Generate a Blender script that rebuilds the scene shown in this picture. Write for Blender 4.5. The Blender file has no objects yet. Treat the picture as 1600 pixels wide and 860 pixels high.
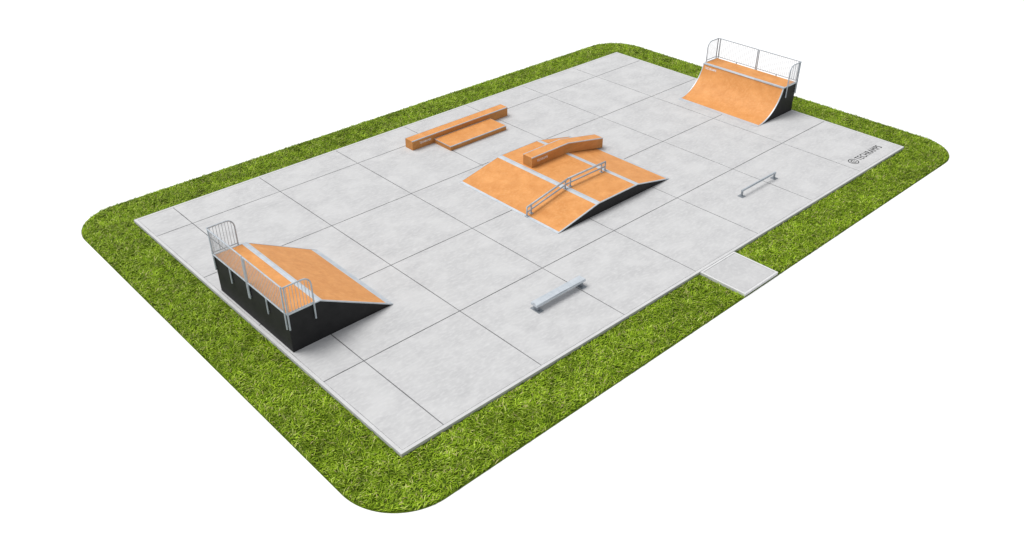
import bpy, bmesh, math, random
import numpy as np
from mathutils import Vector, Matrix
random.seed(4); rng = np.random.default_rng(7)
S = bpy.context.scene; C = S.collection
R = math.radians
LU, LW = 29.52, 18.0          # slab length and width (metres)
# world x = u (along the slab), world y = -w (across the slab), z up, slab top z = 0

# ------------------------------------------------------------------ materials
def new_mat(name):
    m = bpy.data.materials.new(name); m.use_nodes = True
    return m, m.node_tree.nodes, m.node_tree.links, m.node_tree.nodes['Principled BSDF']
def noisy(name, c0, c1, scale=2.0, detail=6, rough=.6, metal=0.0, c2=None, scale2=20, amt2=.3, bump=0.0, stretch=(1,1,1), spec=.3, c3=None, scale3=.5, amt3=.4):
    m, n, l, b = new_mat(name)
    tc = n.new('ShaderNodeTexCoord'); mp = n.new('ShaderNodeMapping'); mp.inputs['Scale'].default_value = stretch
    l.new(tc.outputs['Object'], mp.inputs['Vector'])
    t = n.new('ShaderNodeTexNoise'); t.inputs['Scale'].default_value = scale; t.inputs['Detail'].default_value = detail
    t.inputs['Roughness'].default_value = .62
    l.new(mp.outputs[0], t.inputs['Vector'])
    r = n.new('ShaderNodeValToRGB'); r.color_ramp.elements[0].position = .32; r.color_ramp.elements[1].position = .68
    r.color_ramp.elements[0].color = (*c0, 1); r.color_ramp.elements[1].color = (*c1, 1)
    l.new(t.outputs['Fac'], r.inputs['Fac'])
    out = r.outputs['Color']
    t2 = n.new('ShaderNodeTexNoise'); t2.inputs['Scale'].default_value = scale2; t2.inputs['Detail'].default_value = 5
    l.new(mp.outputs[0], t2.inputs['Vector'])
    def layer(out, tex, colr, amt, p0, p1):
        r2 = n.new('ShaderNodeValToRGB'); r2.color_ramp.elements[0].position = p0; r2.color_ramp.elements[1].position = p1
        r2.color_ramp.elements[0].color = (0,0,0,1); r2.color_ramp.elements[1].color = (amt,)*3 + (1,)
        l.new(tex.outputs['Fac'], r2.inputs['Fac'])
        mx = n.new('ShaderNodeMix'); mx.data_type = 'RGBA'
        l.new(r2.outputs['Color'], mx.inputs[0]); l.new(out, mx.inputs[6]); mx.inputs[7].default_value = (*colr, 1)
        return mx.outputs[2]
    if c2: out = layer(out, t2, c2, amt2, .45, .75)
    if c3:
        t3 = n.new('ShaderNodeTexNoise'); t3.inputs['Scale'].default_value = scale3; t3.inputs['Detail'].default_value = 3
        t3.inputs['Distortion'].default_value = .6
        l.new(tc.outputs['Object'], t3.inputs['Vector'])
        out = layer(out, t3, c3, amt3, .47, .66)
    l.new(out, b.inputs['Base Color'])
    b.inputs['Roughness'].default_value = rough; b.inputs['Metallic'].default_value = metal
    b.inputs['Specular IOR Level'].default_value = spec
    if bump:
        bp = n.new('ShaderNodeBump'); bp.inputs['Strength'].default_value = bump; bp.inputs['Distance'].default_value = .01
        l.new(t2.outputs['Fac'], bp.inputs['Height']); l.new(bp.outputs[0], b.inputs['Normal'])
    return m
CONC = noisy('concrete', (.475,.475,.48), (.555,.555,.557), 1.3, 10, .85, c2=(.65,.65,.65), scale2=8, amt2=.6, bump=.12, stretch=(.6,1.3,1), spec=.12, c3=(.61,.61,.61), scale3=.85, amt3=.5)
CONC_EDGE = noisy('edging concrete', (.55,.55,.555), (.63,.63,.632), 2, 6, .85, spec=.12)
PATH_EDGE = noisy('pale path edging', (.62,.62,.625), (.70,.70,.702), 2, 6, .85, spec=.12)
JOINT = noisy('joint filler', (.10,.10,.105), (.16,.16,.165), 3, 4, .9, spec=.1)
PATH = noisy('path concrete', (.48,.48,.485), (.55,.55,.552), 1.1, 8, .85, c2=(.63,.63,.63), scale2=6, amt2=.5, spec=.12)
ORANGE = noisy('orange ramp sheet', (.62,.258,.073), (.75,.345,.115), 1.6, 10, .55, c2=(.80,.44,.18), scale2=10, amt2=.4, spec=.2, c3=(.55,.215,.055), scale3=1.4, amt3=.35)
ORANGE_SHADED = noisy('shaded orange plywood', (.47,.20,.058), (.60,.27,.084), 1.4, 7, .6, c2=(.38,.155,.038), scale2=9, amt2=.35, stretch=(.5,1,2), spec=.15)  # darker than the ramp sheet: shade of upright ledge faces put into colour
BLACK = noisy('black panel', (.012,.012,.013), (.019,.019,.020), 2, 4, .6, spec=.2)
STEEL = noisy('galvanised steel', (.36,.40,.44), (.48,.52,.56), 6, 5, .5, metal=.15, spec=.4)
STEEL_TRIM = noisy('galvanised trim', (.46,.50,.54), (.58,.62,.66), 6, 5, .45, metal=.3, spec=.5)
STEEL_PLATE = noisy('galvanised plate', (.47,.52,.57), (.60,.645,.69), 2.5, 6, .45, metal=.25, spec=.5, c2=(.68,.72,.76), scale2=9, amt2=.4)
STEEL_DARK = noisy('dark steel', (.24,.27,.30), (.34,.37,.40), 5, 5, .5, metal=.5, spec=.5)  # darker steel for bench legs, flat-rail posts and their base plates
WHITE = noisy('white print', (.8,.8,.8), (.85,.85,.85), 5, 2, .6)
INK = noisy('black print', (.03,.03,.032), (.05,.05,.052), 5, 2, .8)
GROUND = noisy('white ground', (.93,.93,.93), (.95,.95,.95), .3, 2, .9, spec=.0)
LAWN = noisy('lawn turf', (.045,.080,.004), (.10,.155,.010), 5, 8, .9, c2=(.16,.19,.03), scale2=30, amt2=.5, spec=.05)

# ------------------------------------------------------------------ helpers
ORG = {}
def P(u, w, z): return Vector((u, -w, z))
def thing(name, label, cat, loc, group=None):
    o = bpy.data.objects.new(name, None); C.objects.link(o); o.location = P(*loc)
    o.empty_display_size = .3
    o['label'] = label; o['category'] = cat
    if group: o['group'] = group
    ORG[o.name] = P(*loc)
    return o
def obj(name, bm, m, parent=None, smooth=False, bevel=0.0):
    if bevel:
        bmesh.ops.bevel(bm, geom=[e for e in bm.edges], offset=bevel, segments=1, affect='EDGES')
    bmesh.ops.recalc_face_normals(bm, faces=bm.faces[:])
    if smooth:
        for f in bm.faces: f.smooth = True
    me = bpy.data.meshes.new(name); bm.to_mesh(me); bm.free()
    me.materials.append(m)
    return obj_mesh(name, me, parent)
def obj_mesh(name, me, parent=None):
    o = bpy.data.objects.new(name, me); C.objects.link(o)
    if parent:
        org = ORG[parent.name]; me.transform(Matrix.Translation(-org)); o.parent = parent; ORG[o.name] = org
    else: ORG[o.name] = Vector((0,0,0))
    return o
def struct(name, bm, m, **k):
    o = obj(name, bm, m, **k); o['kind'] = 'structure'; return o
def box(bm, u0, u1, w0, w1, z0, z1):
    v = [bm.verts.new(P(u, w, z)) for z in (z0, z1) for w in (w0, w1) for u in (u0, u1)]
    for f in ((0,1,3,2),(4,5,7,6),(0,1,5,4),(2,3,7,6),(0,2,6,4),(1,3,7,5)): bm.faces.new([v[i] for i in f])
def prism(bm, prof, w0, w1):
    a = [bm.verts.new(P(u, w0, z)) for u, z in prof]; b = [bm.verts.new(P(u, w1, z)) for u, z in prof]
    n = len(prof)
    bm.faces.new(a); bm.faces.new(b)
    for i in range(n): bm.faces.new((a[i], a[(i+1)%n], b[(i+1)%n], b[i]))
def off(pl, d):
    out = []
    for i, (u, z) in enumerate(pl):
        ns = []
        for j in (i-1, i):
            if 0 <= j < len(pl)-1:
                du, dz = pl[j+1][0]-pl[j][0], pl[j+1][1]-pl[j][1]; L = math.hypot(du, dz); ns.append((-dz/L, du/L))
        nu = sum(n[0] for n in ns); nz = sum(n[1] for n in ns); L = math.hypot(nu, nz)
        nu, nz = nu/L, nz/L
        k = 1/max(.5, nu*ns[0][0]+nz*ns[0][1])
        out.append((u+nu*d*k, z+nz*d*k))
    return out
def sheet(bm, pl, top, bot, w0, w1):
    """ribbon following the polyline (running towards +u), from offset bot to offset top"""
    a, b = off(pl, top), off(pl, bot)
    n = len(pl)
    rows = [[bm.verts.new(P(u, w, z)) for u, z in q] for q in (a, b) for w in (w0, w1)]
    a0, a1, b0, b1 = rows
    for i in range(n-1):
        bm.faces.new((a0[i],a0[i+1],a1[i+1],a1[i])); bm.faces.new((b0[i],b0[i+1],b1[i+1],b1[i]))
        bm.faces.new((a0[i],a0[i+1],b0[i+1],b0[i])); bm.faces.new((a1[i],a1[i+1],b1[i+1],b1[i]))
    for i in (0, n-1): bm.faces.new((a0[i],a1[i],b1[i],b0[i]))
def tube(bm, a, b, r, seg=8):
    a, b = Vector(a), Vector(b); d = b-a; L = d.length
    M = Matrix.Translation((a+b)/2) @ d.to_track_quat('Z','Y').to_matrix().to_4x4()
    bmesh.ops.create_cone(bm, cap_ends=True, segments=seg, radius1=r, radius2=r, depth=L, matrix=M)
def chain(bm, pts, r, seg=10):
    for a, b in zip(pts, pts[1:]): tube(bm, a, b, r, seg)
    for p in pts[1:-1]: bmesh.ops.create_uvsphere(bm, u_segments=seg, v_segments=6, radius=r*1.0, matrix=Matrix.Translation(p))
def text(name, body, origin, right, up, height, width, m, parent, bold=.012, space=1.0):
    cu = bpy.data.curves.new(name, 'FONT'); cu.body = body; cu.offset = bold; cu.extrude = 0.0; cu.resolution_u = 4; cu.space_character = space
    t = bpy.data.objects.new('tmp', cu); C.objects.link(t)
    me = bpy.data.meshes.new_from_object(t.evaluated_get(bpy.context.evaluated_depsgraph_get()))
    bpy.data.objects.remove(t)
    xs = [v.co.x for v in me.vertices]; ys = [v.co.y for v in me.vertices]
    x0, y0 = min(xs), min(ys); sx = width/(max(xs)-x0); sy = height/(max(ys)-y0)
    right, up, origin = Vector(right).normalized(), Vector(up).normalized(), Vector(origin)
    for v in me.vertices: v.co = origin + right*((v.co.x-x0)*sx) + up*((v.co.y-y0)*sy)
    me.materials.clear(); me.materials.append(m)
    return obj_mesh(name, me, parent)

# ------------------------------------------------------------------ setting
ZL = -.125
bm = bmesh.new(); bmesh.ops.create_grid(bm, x_segments=2, y_segments=2, size=600, matrix=Matrix.Translation((15,-9,ZL-.02)))
struct('ground', bm, GROUND)
# lawn: rounded pad 2 m wider than the slab all round
MARG = 2.0
bm = bmesh.new(); ring = []
for cu_, cw_, a0 in ((LU,LW,0),(0,LW,90),(0,0,180),(LU,0,270)):
    for k in range(25):
        a = R(a0+90*k/24); ring.append((cu_+MARG*math.cos(a), cw_+MARG*math.sin(a)))
top = [bm.verts.new(P(u,w,ZL)) for u,w in ring]; bot = [bm.verts.new(P(u,w,ZL-.018)) for u,w in ring]
bm.faces.new(top)
for i in range(len(ring)): bm.faces.new((top[i],top[i-1],bot[i-1],bot[i]))
struct('lawn', bm, LAWN)

PU0, PU1, PW1 = 13.73, 15.84, LW+1.97
def inside(u, w, pad=0.0):
    du = np.maximum(np.maximum(-u, u-LU), 0); dw = np.maximum(np.maximum(-w, w-LW), 0)
    d = np.hypot(du, dw)
    path = (u > PU0-.01) & (u < PU1+.01) & (w > LW-.1)
    return (d > .012) & (d < MARG-.005) & ~path
def field(u, w, k, f):
    s = np.zeros(len(u))
    for q in range(k):
        fx, fy, ph = rng.normal(0,f), rng.normal(0,f), rng.uniform(0,6.28)
        s += np.sin(fx*u+fy*w+ph)
    return s/math.sqrt(k/2)
N = 450000
u = rng.uniform(-MARG, LU+MARG, N); w = rng.uniform(-MARG, LW+MARG, N)
k = inside(u, w); u, w = u[k], w[k]; N = len(u)
ang = 1.2*field(u,w,14,4.5) + rng.normal(0, 1.1, N)
ln = rng.uniform(.09, .24, N); wd = rng.uniform(.008, .016, N)
lift = rng.uniform(.12, .65, N)
dx, dy = np.cos(ang), np.sin(ang)
tu, tw = u+dx*ln*np.cos(lift), w+dy*ln*np.cos(lift)
k = inside(tu, tw)
u,w,ang,ln,wd,lift,dx,dy,tu,tw = [a[k] for a in (u,w,ang,ln,wd,lift,dx,dy,tu,tw)]; N = len(u)
zt = np.minimum(ln*np.sin(lift), .085)
mu, mw = u+dx*ln*.5*np.cos(lift), w+dy*ln*.5*np.cos(lift)
px, py = -dy*wd, dx*wd
zb = np.full(N, ZL+.001); zm = ZL+.004+zt*.75; ze = ZL+.004+zt*rng.uniform(.6,1.05,N)
co = np.empty((N,5,3))
co[:,0] = np.stack([u-px*.7, -(w-py*.7), zb],1); co[:,1] = np.stack([u+px*.7, -(w+py*.7), zb],1)
co[:,2] = np.stack([mu+px, -(mw+py), zm],1);     co[:,3] = np.stack([mu-px, -(mw-py), zm],1)
co[:,4] = np.stack([tu, -tw, ze],1)
base = (np.arange(N)*5)[:,None]
loops = np.concatenate([base+np.array([[0,1,2,3]]), base+np.array([[3,2,4]])],1).ravel()
starts = (np.arange(N)*7)[:,None]+np.array([[0,4]])
me = bpy.data.meshes.new('grass')
me.vertices.add(N*5); me.vertices.foreach_set('co', co.ravel())
me.loops.add(N*7); me.loops.foreach_set('vertex_index', loops.astype(np.int32))
me.polygons.add(N*2); me.polygons.foreach_set('loop_start', starts.ravel().astype(np.int32))
me.update(calc_edges=True); me.validate()
pal = np.array([[.140,.238,.006],[.210,.325,.012],[.295,.410,.032],[.390,.480,.100],[.370,.355,.130],[.060,.112,.003]])
idx = rng.choice(6, N, p=[.28,.31,.18,.07,.05,.11])
col = pal[idx]*rng.uniform(.75,1.25,(N,1))
pn = .4*field(u,w,10,1.2) + 1.0*field(u,w,16,7.0)
col *= (1+.13*pn)[:,None].clip(.55,1.5)
c5 = np.ones((N,5,4)); c5[:,:,:3] = col[:,None,:]
c5[:,4,:3] *= 1.2
at = me.color_attributes.new('blade_color', 'FLOAT_COLOR', 'POINT'); at.data.foreach_set('color', c5.ravel())
m, n, l, b = new_mat('grass blades')
a_ = n.new('ShaderNodeAttribute'); a_.attribute_name = 'blade_color'
l.new(a_.outputs['Color'], b.inputs['Base Color']); b.inputs['Roughness'].default_value = .65; b.inputs['Specular IOR Level'].default_value = .12
me.materials.append(m)
g = obj_mesh('grass', me); g['kind'] = 'stuff'; g['label'] = 'rough green grass border around the concrete slab'; g['category'] = 'grass'

# slab: jointed panels over a dark filler, edging strip round it
E, G = .12, .030
ju = [E] + [1.63+4.005*i for i in range(7)] + [LU-E]
jw = [E] + [1.88+3.99*i for i in range(4)] + [LW-E]
bm = bmesh.new()
def ed(v, lo, hi, s):      # panels butt closely against the edging, open joints elsewhere
    return v + s*(.004 if (v <= lo or v >= hi) else G/2)
for a, b_ in zip(ju, ju[1:]):
    for c, d in zip(jw, jw[1:]):
        box(bm, ed(a,E,LU-E,1), ed(b_,E,LU-E,-1), ed(c,E,LW-E,1), ed(d,E,LW-E,-1), -.10, 0)
slab = struct('concrete_slab', bm, CONC, bevel=.005)
bm = bmesh.new(); box(bm, E-.005, LU-E+.005, E-.005, LW-E+.005, -.14, -.022); obj('joint_filler', bm, JOINT, slab)
bm = bmesh.new()
K = E-.006; zk = .002
box(bm, 0, LU, 0, K, ZL-.015, zk); box(bm, 0, LU, LW-K, LW, ZL-.015, zk)
box(bm, 0, K, K, LW-K, ZL-.015, zk); box(bm, LU-K, LU, K, LW-K, ZL-.015, zk)
struct('kerb', bm, CONC_EDGE)
bm = bmesh.new()
e_ = .075
box(bm, PU0+e_+.01, PU1-e_-.01, LW+e_+.02, PW1-e_-.01, -.12, -.020)
path = struct('path', bm, PATH, bevel=.004)
bm = bmesh.new()
ze_ = -.012
box(bm, PU0, PU0+e_, LW+.010, PW1, ZL-.015, ze_); box(bm, PU1-e_, PU1, LW+.010, PW1, ZL-.015, ze_)
box(bm, PU0+e_, PU1-e_, PW1-e_, PW1, ZL-.015, ze_); box(bm, PU0+e_, PU1-e_, LW+.010, LW+e_+.010, ZL-.015, ze_)
obj('edging', bm, PATH_EDGE, path)
# painted mark on the slab
mk = text('painted_lettering', 'TECHRAMPS', P(26.66, 17.34, .008), (1,0,0), (0,1,0), .35, 2.05, INK, slab, bold=.0, space=1.12)
bm = bmesh.new()
def arcring(bm, cu_, cw_, r0, r1, a0, a1, z):
    n_ = 40; va = []; vb = []
    for i in range(n_+1):
        a = R(a0+(a1-a0)*i/n_)
        va.append(bm.verts.new(P(cu_+r0*math.cos(a), cw_-r0*math.sin(a), z))); vb.append(bm.verts.new(P(cu_+r1*math.cos(a), cw_-r1*math.sin(a), z)))
    for i in range(n_): bm.faces.new((va[i],va[i+1],vb[i+1],vb[i]))
arcring(bm, 26.33, 17.17, .205, .245, 0, 360, .006); arcring(bm, 26.33, 17.17, .09, .135, 40, 320, .006)
box(bm, 26.33, 26.43, 17.150, 17.190, .003, .006)
obj('painted_emblem', bm, INK, slab)

# ------------------------------------------------------------------ railings
ZP = 1.5; RT = ZP+1.06; RB = ZP+.07; LEG = .93
RF, RP, RK = .027, .030, .0095
def railing_back(parent, ub, w0, w1, posts, wall):
    bm = bmesh.new()
    tube(bm, P(ub,w0,RT), P(ub,w1,RT), RF); tube(bm, P(ub,w0,RB), P(ub,w1,RB), .022)
    n_ = round((w1-w0)/.110)
    for i in range(1, n_):
        q = w0+(w1-w0)*i/n_; tube(bm, P(ub,q,RB), P(ub,q,RT), RK, 6)
    rl = obj('railing', bm, STEEL, parent, smooth=False)
    for q, full in posts:
        bm = bmesh.new(); tube(bm, P(ub,q,LEG), P(ub,q,RT if full else RB), RP)
        for zz in (LEG+.08, ZP-.1): tube(bm, P(ub,q,zz), P(wall,q,zz), .014, 6)
        obj('post', bm, STEEL, rl)
def railing_end(parent, ws, u0, u1, wall):
    """side guard from the back corner u0 to the front u1, upper front corner rounded off"""
    s = 1 if u1 > u0 else -1; ch = .30
    arcp = [P(u1-s*ch+s*ch*math.sin(R(a)), ws, RT-ch+ch*math.cos(R(a))) for a in (0,22.5,45,67.5,90)]
    bm = bmesh.new()
    chain(bm, [P(u0,ws,RT)]+arcp+[P(u1,ws,RB)], RF)
    tube(bm, P(u0,ws,RB), P(u1,ws,RB), .022)
    n_ = round(abs(u1-u0)/.110)
    for i in range(1, n_):
        q = u0+(u1-u0)*i/n_; d = abs(u1-q)
        zt_ = RT-ch+math.sqrt(max(0, ch*ch-max(0, ch-d)**2))
        tube(bm, P(q,ws,RB), P(q,ws,zt_), RK, 6)
    rl = obj('railing', bm, STEEL, parent)
    for q, zt_ in ((u0+s*.05, RT), (u1, RB)):
        bm = bmesh.new(); tube(bm, P(q,ws,LEG), P(q,ws,zt_), RP)
        for zz in (LEG+.08, ZP-.1): tube(bm, P(q,ws,zz), P(q,wall,zz), .014, 6)
        obj('post', bm, STEEL, rl)

W0, W1 = 7.08, 11.95
def rail_set(t, ub, wall_u, uf):
    mid = (W0+W1)/2
    railing_back(t, ub, W0+.0, mid-.04, ((W0+.05,1),((W0+mid)/2,0),(mid-.04,1)), wall_u)
    railing_back(t, ub, mid+.04, W1, ((mid+.04,1),((mid+W1)/2,0),(W1-.05,1)), wall_u)
    railing_end(t, W0-.045, ub, uf, W0); railing_end(t, W1+.045, ub, uf, W1)

# ------------------------------------------------------------------ bank ramp with platform (left end)
t = thing('bank_ramp', 'straight orange bank ramp with railed platform at the left end of the slab', 'skate ramp', (2.1,9.5,0))
ub, uc, ut = .20, 1.41, 4.20
sl = lambda f: (uc+(ut-uc)*f, ZP*(1-f)+.006*f)
bm = bmesh.new(); sheet(bm, [sl(.035), sl(.90)], 0, -.028, W0-.004, W1+.004); obj('ramp_surface', bm, ORANGE, t)
bm = bmesh.new(); sheet(bm, [sl(.90), sl(1)], .002, -.004, W0-.004, W1+.004); obj('toe_plate', bm, STEEL_PLATE, t)
bm = bmesh.new(); sheet(bm, [(ub-.004,ZP),(uc-.14,ZP)], 0, -.028, W0-.004, W1+.004); obj('platform', bm, ORANGE, t)
bm = bmesh.new(); sheet(bm, [(uc-.14,ZP),(uc,ZP),sl(.035)], .004, -.026, W0-.006, W1+.006); obj('edge_plate', bm, STEEL_PLATE, t)
prof = [(ub,ZP-.03),(uc,ZP-.03),(ut-.08,.01),(ut-.08,0),(ub,0)]
for w_ in (W0, W1-.02):
    bm = bmesh.new(); prism(bm, prof, w_, w_+.02); obj('side_panel', bm, BLACK, t)
bm = bmesh.new(); box(bm, ub, ub+.02, W0+.021, W1-.021, 0, ZP-.03); obj('back_panel', bm, BLACK, t)
for a, b_ in ((W0-.016, W0+.035), (W1-.035, W1+.016)):
    bm = bmesh.new(); sheet(bm, [(ub-.012,ZP),(uc,ZP),sl(.985)], .008, -.032, a, b_); obj('edge_trim', bm, STEEL_TRIM, t)
bm = bmesh.new(); box(bm, ub-.014, ub+.03, W0+.04, W1-.04, ZP-.035, ZP+.006); obj('edge_trim', bm, STEEL_TRIM, t)
rail_set(t, ub-.045, ub, 1.16)

# ------------------------------------------------------------------ quarter pipe (right end)
t = thing('quarter_pipe', 'curved orange quarter pipe with railed platform at the far right end', 'skate ramp', (28.0,9.5,0))
us, Rr, ub = 26.40, 1.95, 29.45
amax = math.acos(1-ZP/Rr)
arc = [(us+Rr*math.sin(amax*i/28), Rr-Rr*math.cos(amax*i/28)) for i in range(29)]
uc = arc[-1][0]
bm = bmesh.new(); sheet(bm, arc[2:], 0, -.026, W0-.004, W1+.004); obj('ramp_surface', bm, ORANGE, t, smooth=False)
bm = bmesh.new(); sheet(bm, [(us-.04,.004)]+[(a,z+.004) for a,z in arc[:3]], .002, -.003, W0-.004, W1+.004); obj('toe_plate', bm, STEEL_PLATE, t)
bm = bmesh.new(); sheet(bm, [(uc+.14,ZP),(ub+.004,ZP)], 0, -.028, W0-.004, W1+.004); obj('platform', bm, ORANGE, t)
bm = bmesh.new(); sheet(bm, [(uc+.0,ZP),(uc+.14,ZP)], .004, -.028, W0-.006, W1+.006); obj('edge_plate', bm, STEEL_PLATE, t)
bm = bmesh.new(); tube(bm, P(uc-.01,W0-.01,ZP-.02), P(uc-.01,W1+.01,ZP-.02), .032, 12); obj('coping', bm, STEEL_TRIM, t, smooth=True)
prof = off(arc, -.028)[1:]
prof = [(us+.12,0)]+[p for p in prof if p[1] > 0]+[(uc+.03,ZP-.03),(ub,ZP-.03),(ub,0)]
for w_ in (W0, W1-.02):
    bm = bmesh.new(); prism(bm, prof, w_, w_+.02); obj('side_panel', bm, BLACK, t)
bm = bmesh.new(); box(bm, ub-.02, ub, W0+.021, W1-.021, 0, ZP-.03); obj('back_panel', bm, BLACK, t)
for a, b_ in ((W0-.016, W0+.035), (W1-.035, W1+.016)):
    bm = bmesh.new(); sheet(bm, arc[1:], .008, -.032, a, b_); sheet(bm, [(uc+.02,ZP),(ub+.012,ZP)], .008, -.034, a, b_); obj('edge_trim', bm, STEEL_TRIM, t)
rail_set(t, ub+.045, ub, 28.56)
aa = amax*.90; o2 = (us+Rr*math.sin(aa), Rr-Rr*math.cos(aa))
upv = Vector((math.cos(aa),0,math.sin(aa))); nv = Vector((-math.sin(aa),0,math.cos(aa)))
text('printed_lettering', 'TECHRAMPS', P(o2[0],W0+.16,o2[1])+nv*.012, (0,-1,0), upv, .11, .72, WHITE, t)

# ------------------------------------------------------------------ funbox
FW0, FW1, FH = 6.48, 12.50, .5
t = thing('funbox', 'low wide orange funbox with two slopes around a flat middle deck', 'skate ramp', (15.4,9.5,0))
f0, f1, f2, f3 = 11.82, 14.18, 16.62, 18.82
A = lambda f: (f0+(f1-f0)*f, .006+(FH-.006)*f)
D = lambda f: (f2+(f3-f2)*f, FH+(.006-FH)*f)
bm = bmesh.new(); sheet(bm, [A(.05), A(.945)], 0, -.02, FW0-.004, FW1+.004); obj('slope', bm, ORANGE, t)
bm = bmesh.new(); sheet(bm, [(f1+.12,FH),(f2-.12,FH)], 0, -.02, FW0-.004, FW1+.004); obj('deck', bm, ORANGE, t)
bm = bmesh.new(); sheet(bm, [D(.055), D(.93)], 0, -.02, FW0-.004, FW1+.004); obj('slope', bm, ORANGE, t)
bm = bmesh.new(); sheet(bm, [A(0), A(.05)], .003, -.003, FW0-.004, FW1+.004); obj('toe_plate', bm, STEEL_PLATE, t)
bm = bmesh.new(); sheet(bm, [D(.93), D(1)], .003, -.003, FW0-.004, FW1+.004); obj('toe_plate', bm, STEEL_PLATE, t)
bm = bmesh.new(); sheet(bm, [A(.945),(f1,FH),(f1+.12,FH)], .004, -.02, FW0-.004, FW1+.004); obj('edge_plate', bm, STEEL_PLATE, t)
bm = bmesh.new(); sheet(bm, [(f2-.12,FH),(f2,FH),D(.055)], .004, -.02, FW0-.004, FW1+.004); obj('edge_plate', bm, STEEL_PLATE, t)
for w_ in (FW0, FW1-.02):
    bm = bmesh.new(); prism(bm, [(f0+.1,0),(f1,FH-.022),(f2,FH-.022),(f3-.1,0)], w_, w_+.02); obj('side_panel', bm, BLACK, t)
for a, b_ in ((FW0-.016, FW0+.035), (FW1-.035, FW1+.016)):
    bm = bmesh.new(); sheet(bm, [A(.01),(f1,FH),(f2,FH),D(.99)], .008, -.026, a, b_); obj('edge_trim', bm, STEEL_TRIM, t)

# ------------------------------------------------------------------ ledges
def ledge(t, top, bot, w0, w1, txt=None, trim=.03):
    """top and bottom polylines in (u, z), same length"""
    sides = [(u_, z_-.02) for u_, z_ in top]+bot[::-1]
    bm = bmesh.new(); prism(bm, sides, w1-.02, w1); obj('front_panel', bm, ORANGE_SHADED, t)
    bm = bmesh.new(); prism(bm, sides, w0, w0+.02); obj('back_panel', bm, ORANGE_SHADED, t)
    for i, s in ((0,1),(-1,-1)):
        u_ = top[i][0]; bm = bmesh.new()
        a, b_ = sorted((u_, u_+s*.02)); box(bm, a, b_, w0+.021, w1-.021, bot[i][1]+.002, top[i][1]-.021); obj('end_panel', bm, ORANGE_SHADED, t)
    bm = bmesh.new(); sheet(bm, top, 0, -.019, w0+trim, w1-trim); obj('top_panel', bm, ORANGE, t)
    for a, b_ in ((w0-.005, w0+trim+.006), (w1-trim-.006, w1+.005)):
        bm = bmesh.new(); sheet(bm, [(top[0][0]-.005,top[0][1])]+top[1:-1]+[(top[-1][0]+.005,top[-1][1])], .004, -.034, a, b_); obj('edge_trim', bm, STEEL_TRIM, t)
    if txt:
        text('printed_lettering', 'TECHRAMPS', P(top[0][0]+txt[0], w1+.004, txt[1]), (1,0,0), (0,0,1), txt[2], txt[3], WHITE, t)
t = thing('grind_ledge', 'long tall orange grind ledge near the back edge of the slab, behind the low pad', 'skate ledge', (15.3,2.26,0))
ledge(t, [(12.28,.46),(18.3,.46)], [(12.28,0),(18.3,0)], 2.0, 2.54, (.42,.20,.11,.68))
t = thing('manual_pad', 'low flat orange pad standing against the long tall ledge', 'skate ledge', (15.3,3.16,0))
ledge(t, [(13.56,.22),(17.08,.22)], [(13.56,0),(17.08,0)], 2.56, 3.78, None)
for u_ in (13.56, 17.08):
    bm = bmesh.new(); box(bm, u_-.005, u_+.005, 2.61, 3.735, .185, .223); obj('edge_trim', bm, STEEL_TRIM, t)
t = thing('kinked_ledge', 'bent orange ledge box running over the deck and down the far slope of the funbox', 'skate ledge', (16.7,8.08,.5))
kt = [(14.40,FH+.48),(f2+.05,FH+.48),(19.02,.50)]
bm_b = [(14.40,FH+.006),(f2+.05,FH+.002),(19.02,.006)]
ledge(t, kt, bm_b, 7.8, 8.36, (.30,FH+.2,.11,.66))

# ------------------------------------------------------------------ handrail over the funbox
wr = 10.68
t = thing('handrail', 'bent double-tube steel handrail climbing the near slope onto the funbox deck', 'grind rail', (14.3,wr,0))
sA = lambda x: max(0, A((x-f0)/(f1-f0))[1]) if x < f1 else FH
x0_ = 11.88
pts = [x0_, 14.25, 16.58]
hi = [P(x, wr, sA(x)+.41) for x in pts]; lo = [P(x, wr, sA(x)+.19) for x in pts]
bm = bmesh.new(); chain(bm, hi, .043); obj('top_rail', bm, STEEL, t, smooth=True)
bm = bmesh.new(); chain(bm, lo, .034); obj('lower_rail', bm, STEEL, t, smooth=True)
for x in (x0_, x0_+.24, 14.10, 14.40, 16.34, 16.58):
    z_ = sA(x); bm = bmesh.new(); tube(bm, P(x,wr,z_), P(x,wr,z_+.41), .033); p_ = obj('post', bm, STEEL, t, smooth=True)
    bm = bmesh.new(); box(bm, x-.06, x+.06, wr-.08, wr+.08, z_+(.004 if x>f1 else -.01), z_+(.016 if x > f1 else .024)); obj('base_plate', bm, STEEL, p_)

# ------------------------------------------------------------------ low box rail, front
t = thing('grind_bench', 'low wide flat-topped steel grind bench nearest the front of the slab', 'grind rail', (8.72,15.60,0))
bm = bmesh.new(); box(bm, 7.50, 9.95, 15.44, 15.76, .20, .31); obj('top_beam', bm, STEEL_PLATE, t, bevel=.012)
for x in (7.64, 9.81):
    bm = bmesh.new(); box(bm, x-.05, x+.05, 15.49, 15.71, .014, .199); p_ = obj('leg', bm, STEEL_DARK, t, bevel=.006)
    bm = bmesh.new(); box(bm, x-.12, x+.12, 15.39, 15.84, .002, .014); obj('base_plate', bm, STEEL_DARK, p_)
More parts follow.
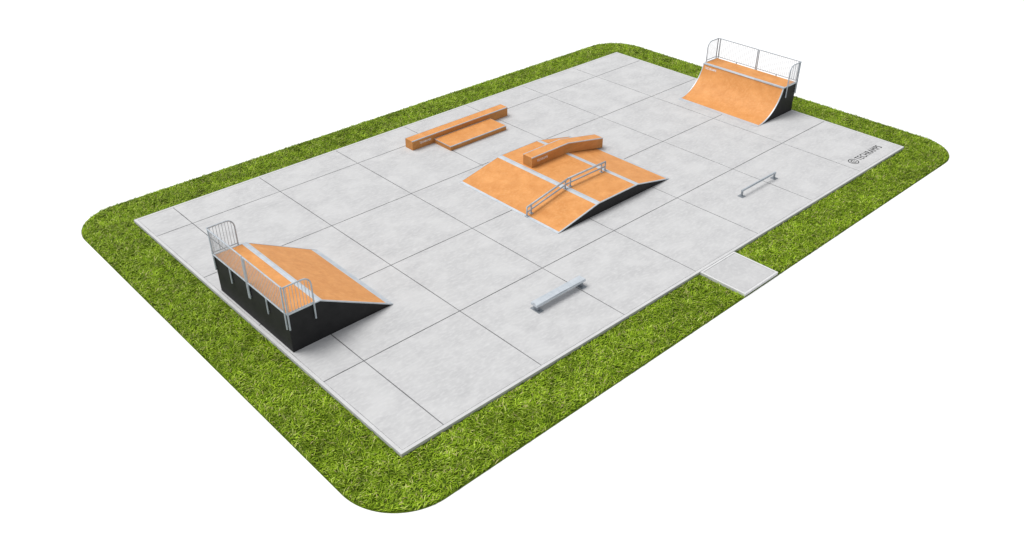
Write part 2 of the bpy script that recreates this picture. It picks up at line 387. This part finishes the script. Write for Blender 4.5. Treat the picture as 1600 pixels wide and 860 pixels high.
# ------------------------------------------------------------------ thin rail, right
t = thing('flat_rail', 'narrow low steel grind rail on two posts, before the painted mark', 'grind rail', (21.0,15.63,0))
bm = bmesh.new(); box(bm, 19.72, 22.28, 15.59, 15.67, .23, .31); obj('rail', bm, STEEL, t, bevel=.012)
for x in (19.78, 22.22):
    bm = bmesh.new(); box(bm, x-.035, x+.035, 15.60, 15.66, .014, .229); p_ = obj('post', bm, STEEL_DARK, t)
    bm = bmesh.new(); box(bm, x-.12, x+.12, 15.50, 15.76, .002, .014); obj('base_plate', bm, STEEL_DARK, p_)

# ------------------------------------------------------------------ light, camera
SUN_EL, SUN_AZ = R(64), R(-35)     # azimuth measured from +y towards +x
wd_ = bpy.data.worlds.new('World'); S.world = wd_; wd_.use_nodes = True
n, l = wd_.node_tree.nodes, wd_.node_tree.links
sky = n.new('ShaderNodeTexSky'); sky.sky_type = 'NISHITA'; sky.sun_disc = False
sky.sun_elevation = SUN_EL; sky.sun_rotation = SUN_AZ
hs = n.new('ShaderNodeHueSaturation'); hs.inputs['Saturation'].default_value = .10
l.new(sky.outputs[0], hs.inputs['Color']); l.new(hs.outputs[0], n['Background'].inputs['Color'])
n['Background'].inputs['Strength'].default_value = .15
sd = bpy.data.lights.new('sun', 'SUN'); sd.energy = 2.3; sd.angle = R(36); sd.color = (1,.985,.96)
so = bpy.data.objects.new('sun', sd); C.objects.link(so)
d = Vector((math.sin(SUN_AZ)*math.cos(SUN_EL), math.cos(SUN_AZ)*math.cos(SUN_EL), math.sin(SUN_EL)))
so.rotation_euler = d.to_track_quat('Z','Y').to_euler(); so.location = (10,-5,30)
cam = bpy.data.cameras.new('camera'); co_ = bpy.data.objects.new('camera', cam); C.objects.link(co_)
co_.location = (-9.80, -33.10, 17.75); co_.rotation_euler = (R(90-33.46), 0, R(-42.92))
cam.sensor_fit = 'HORIZONTAL'; cam.sensor_width = 36; cam.lens = 30.80; cam.clip_end = 3000
S.camera = co_
S.view_settings.view_transform = 'Standard'; S.view_settings.look = 'None'; S.view_settings.exposure = 0
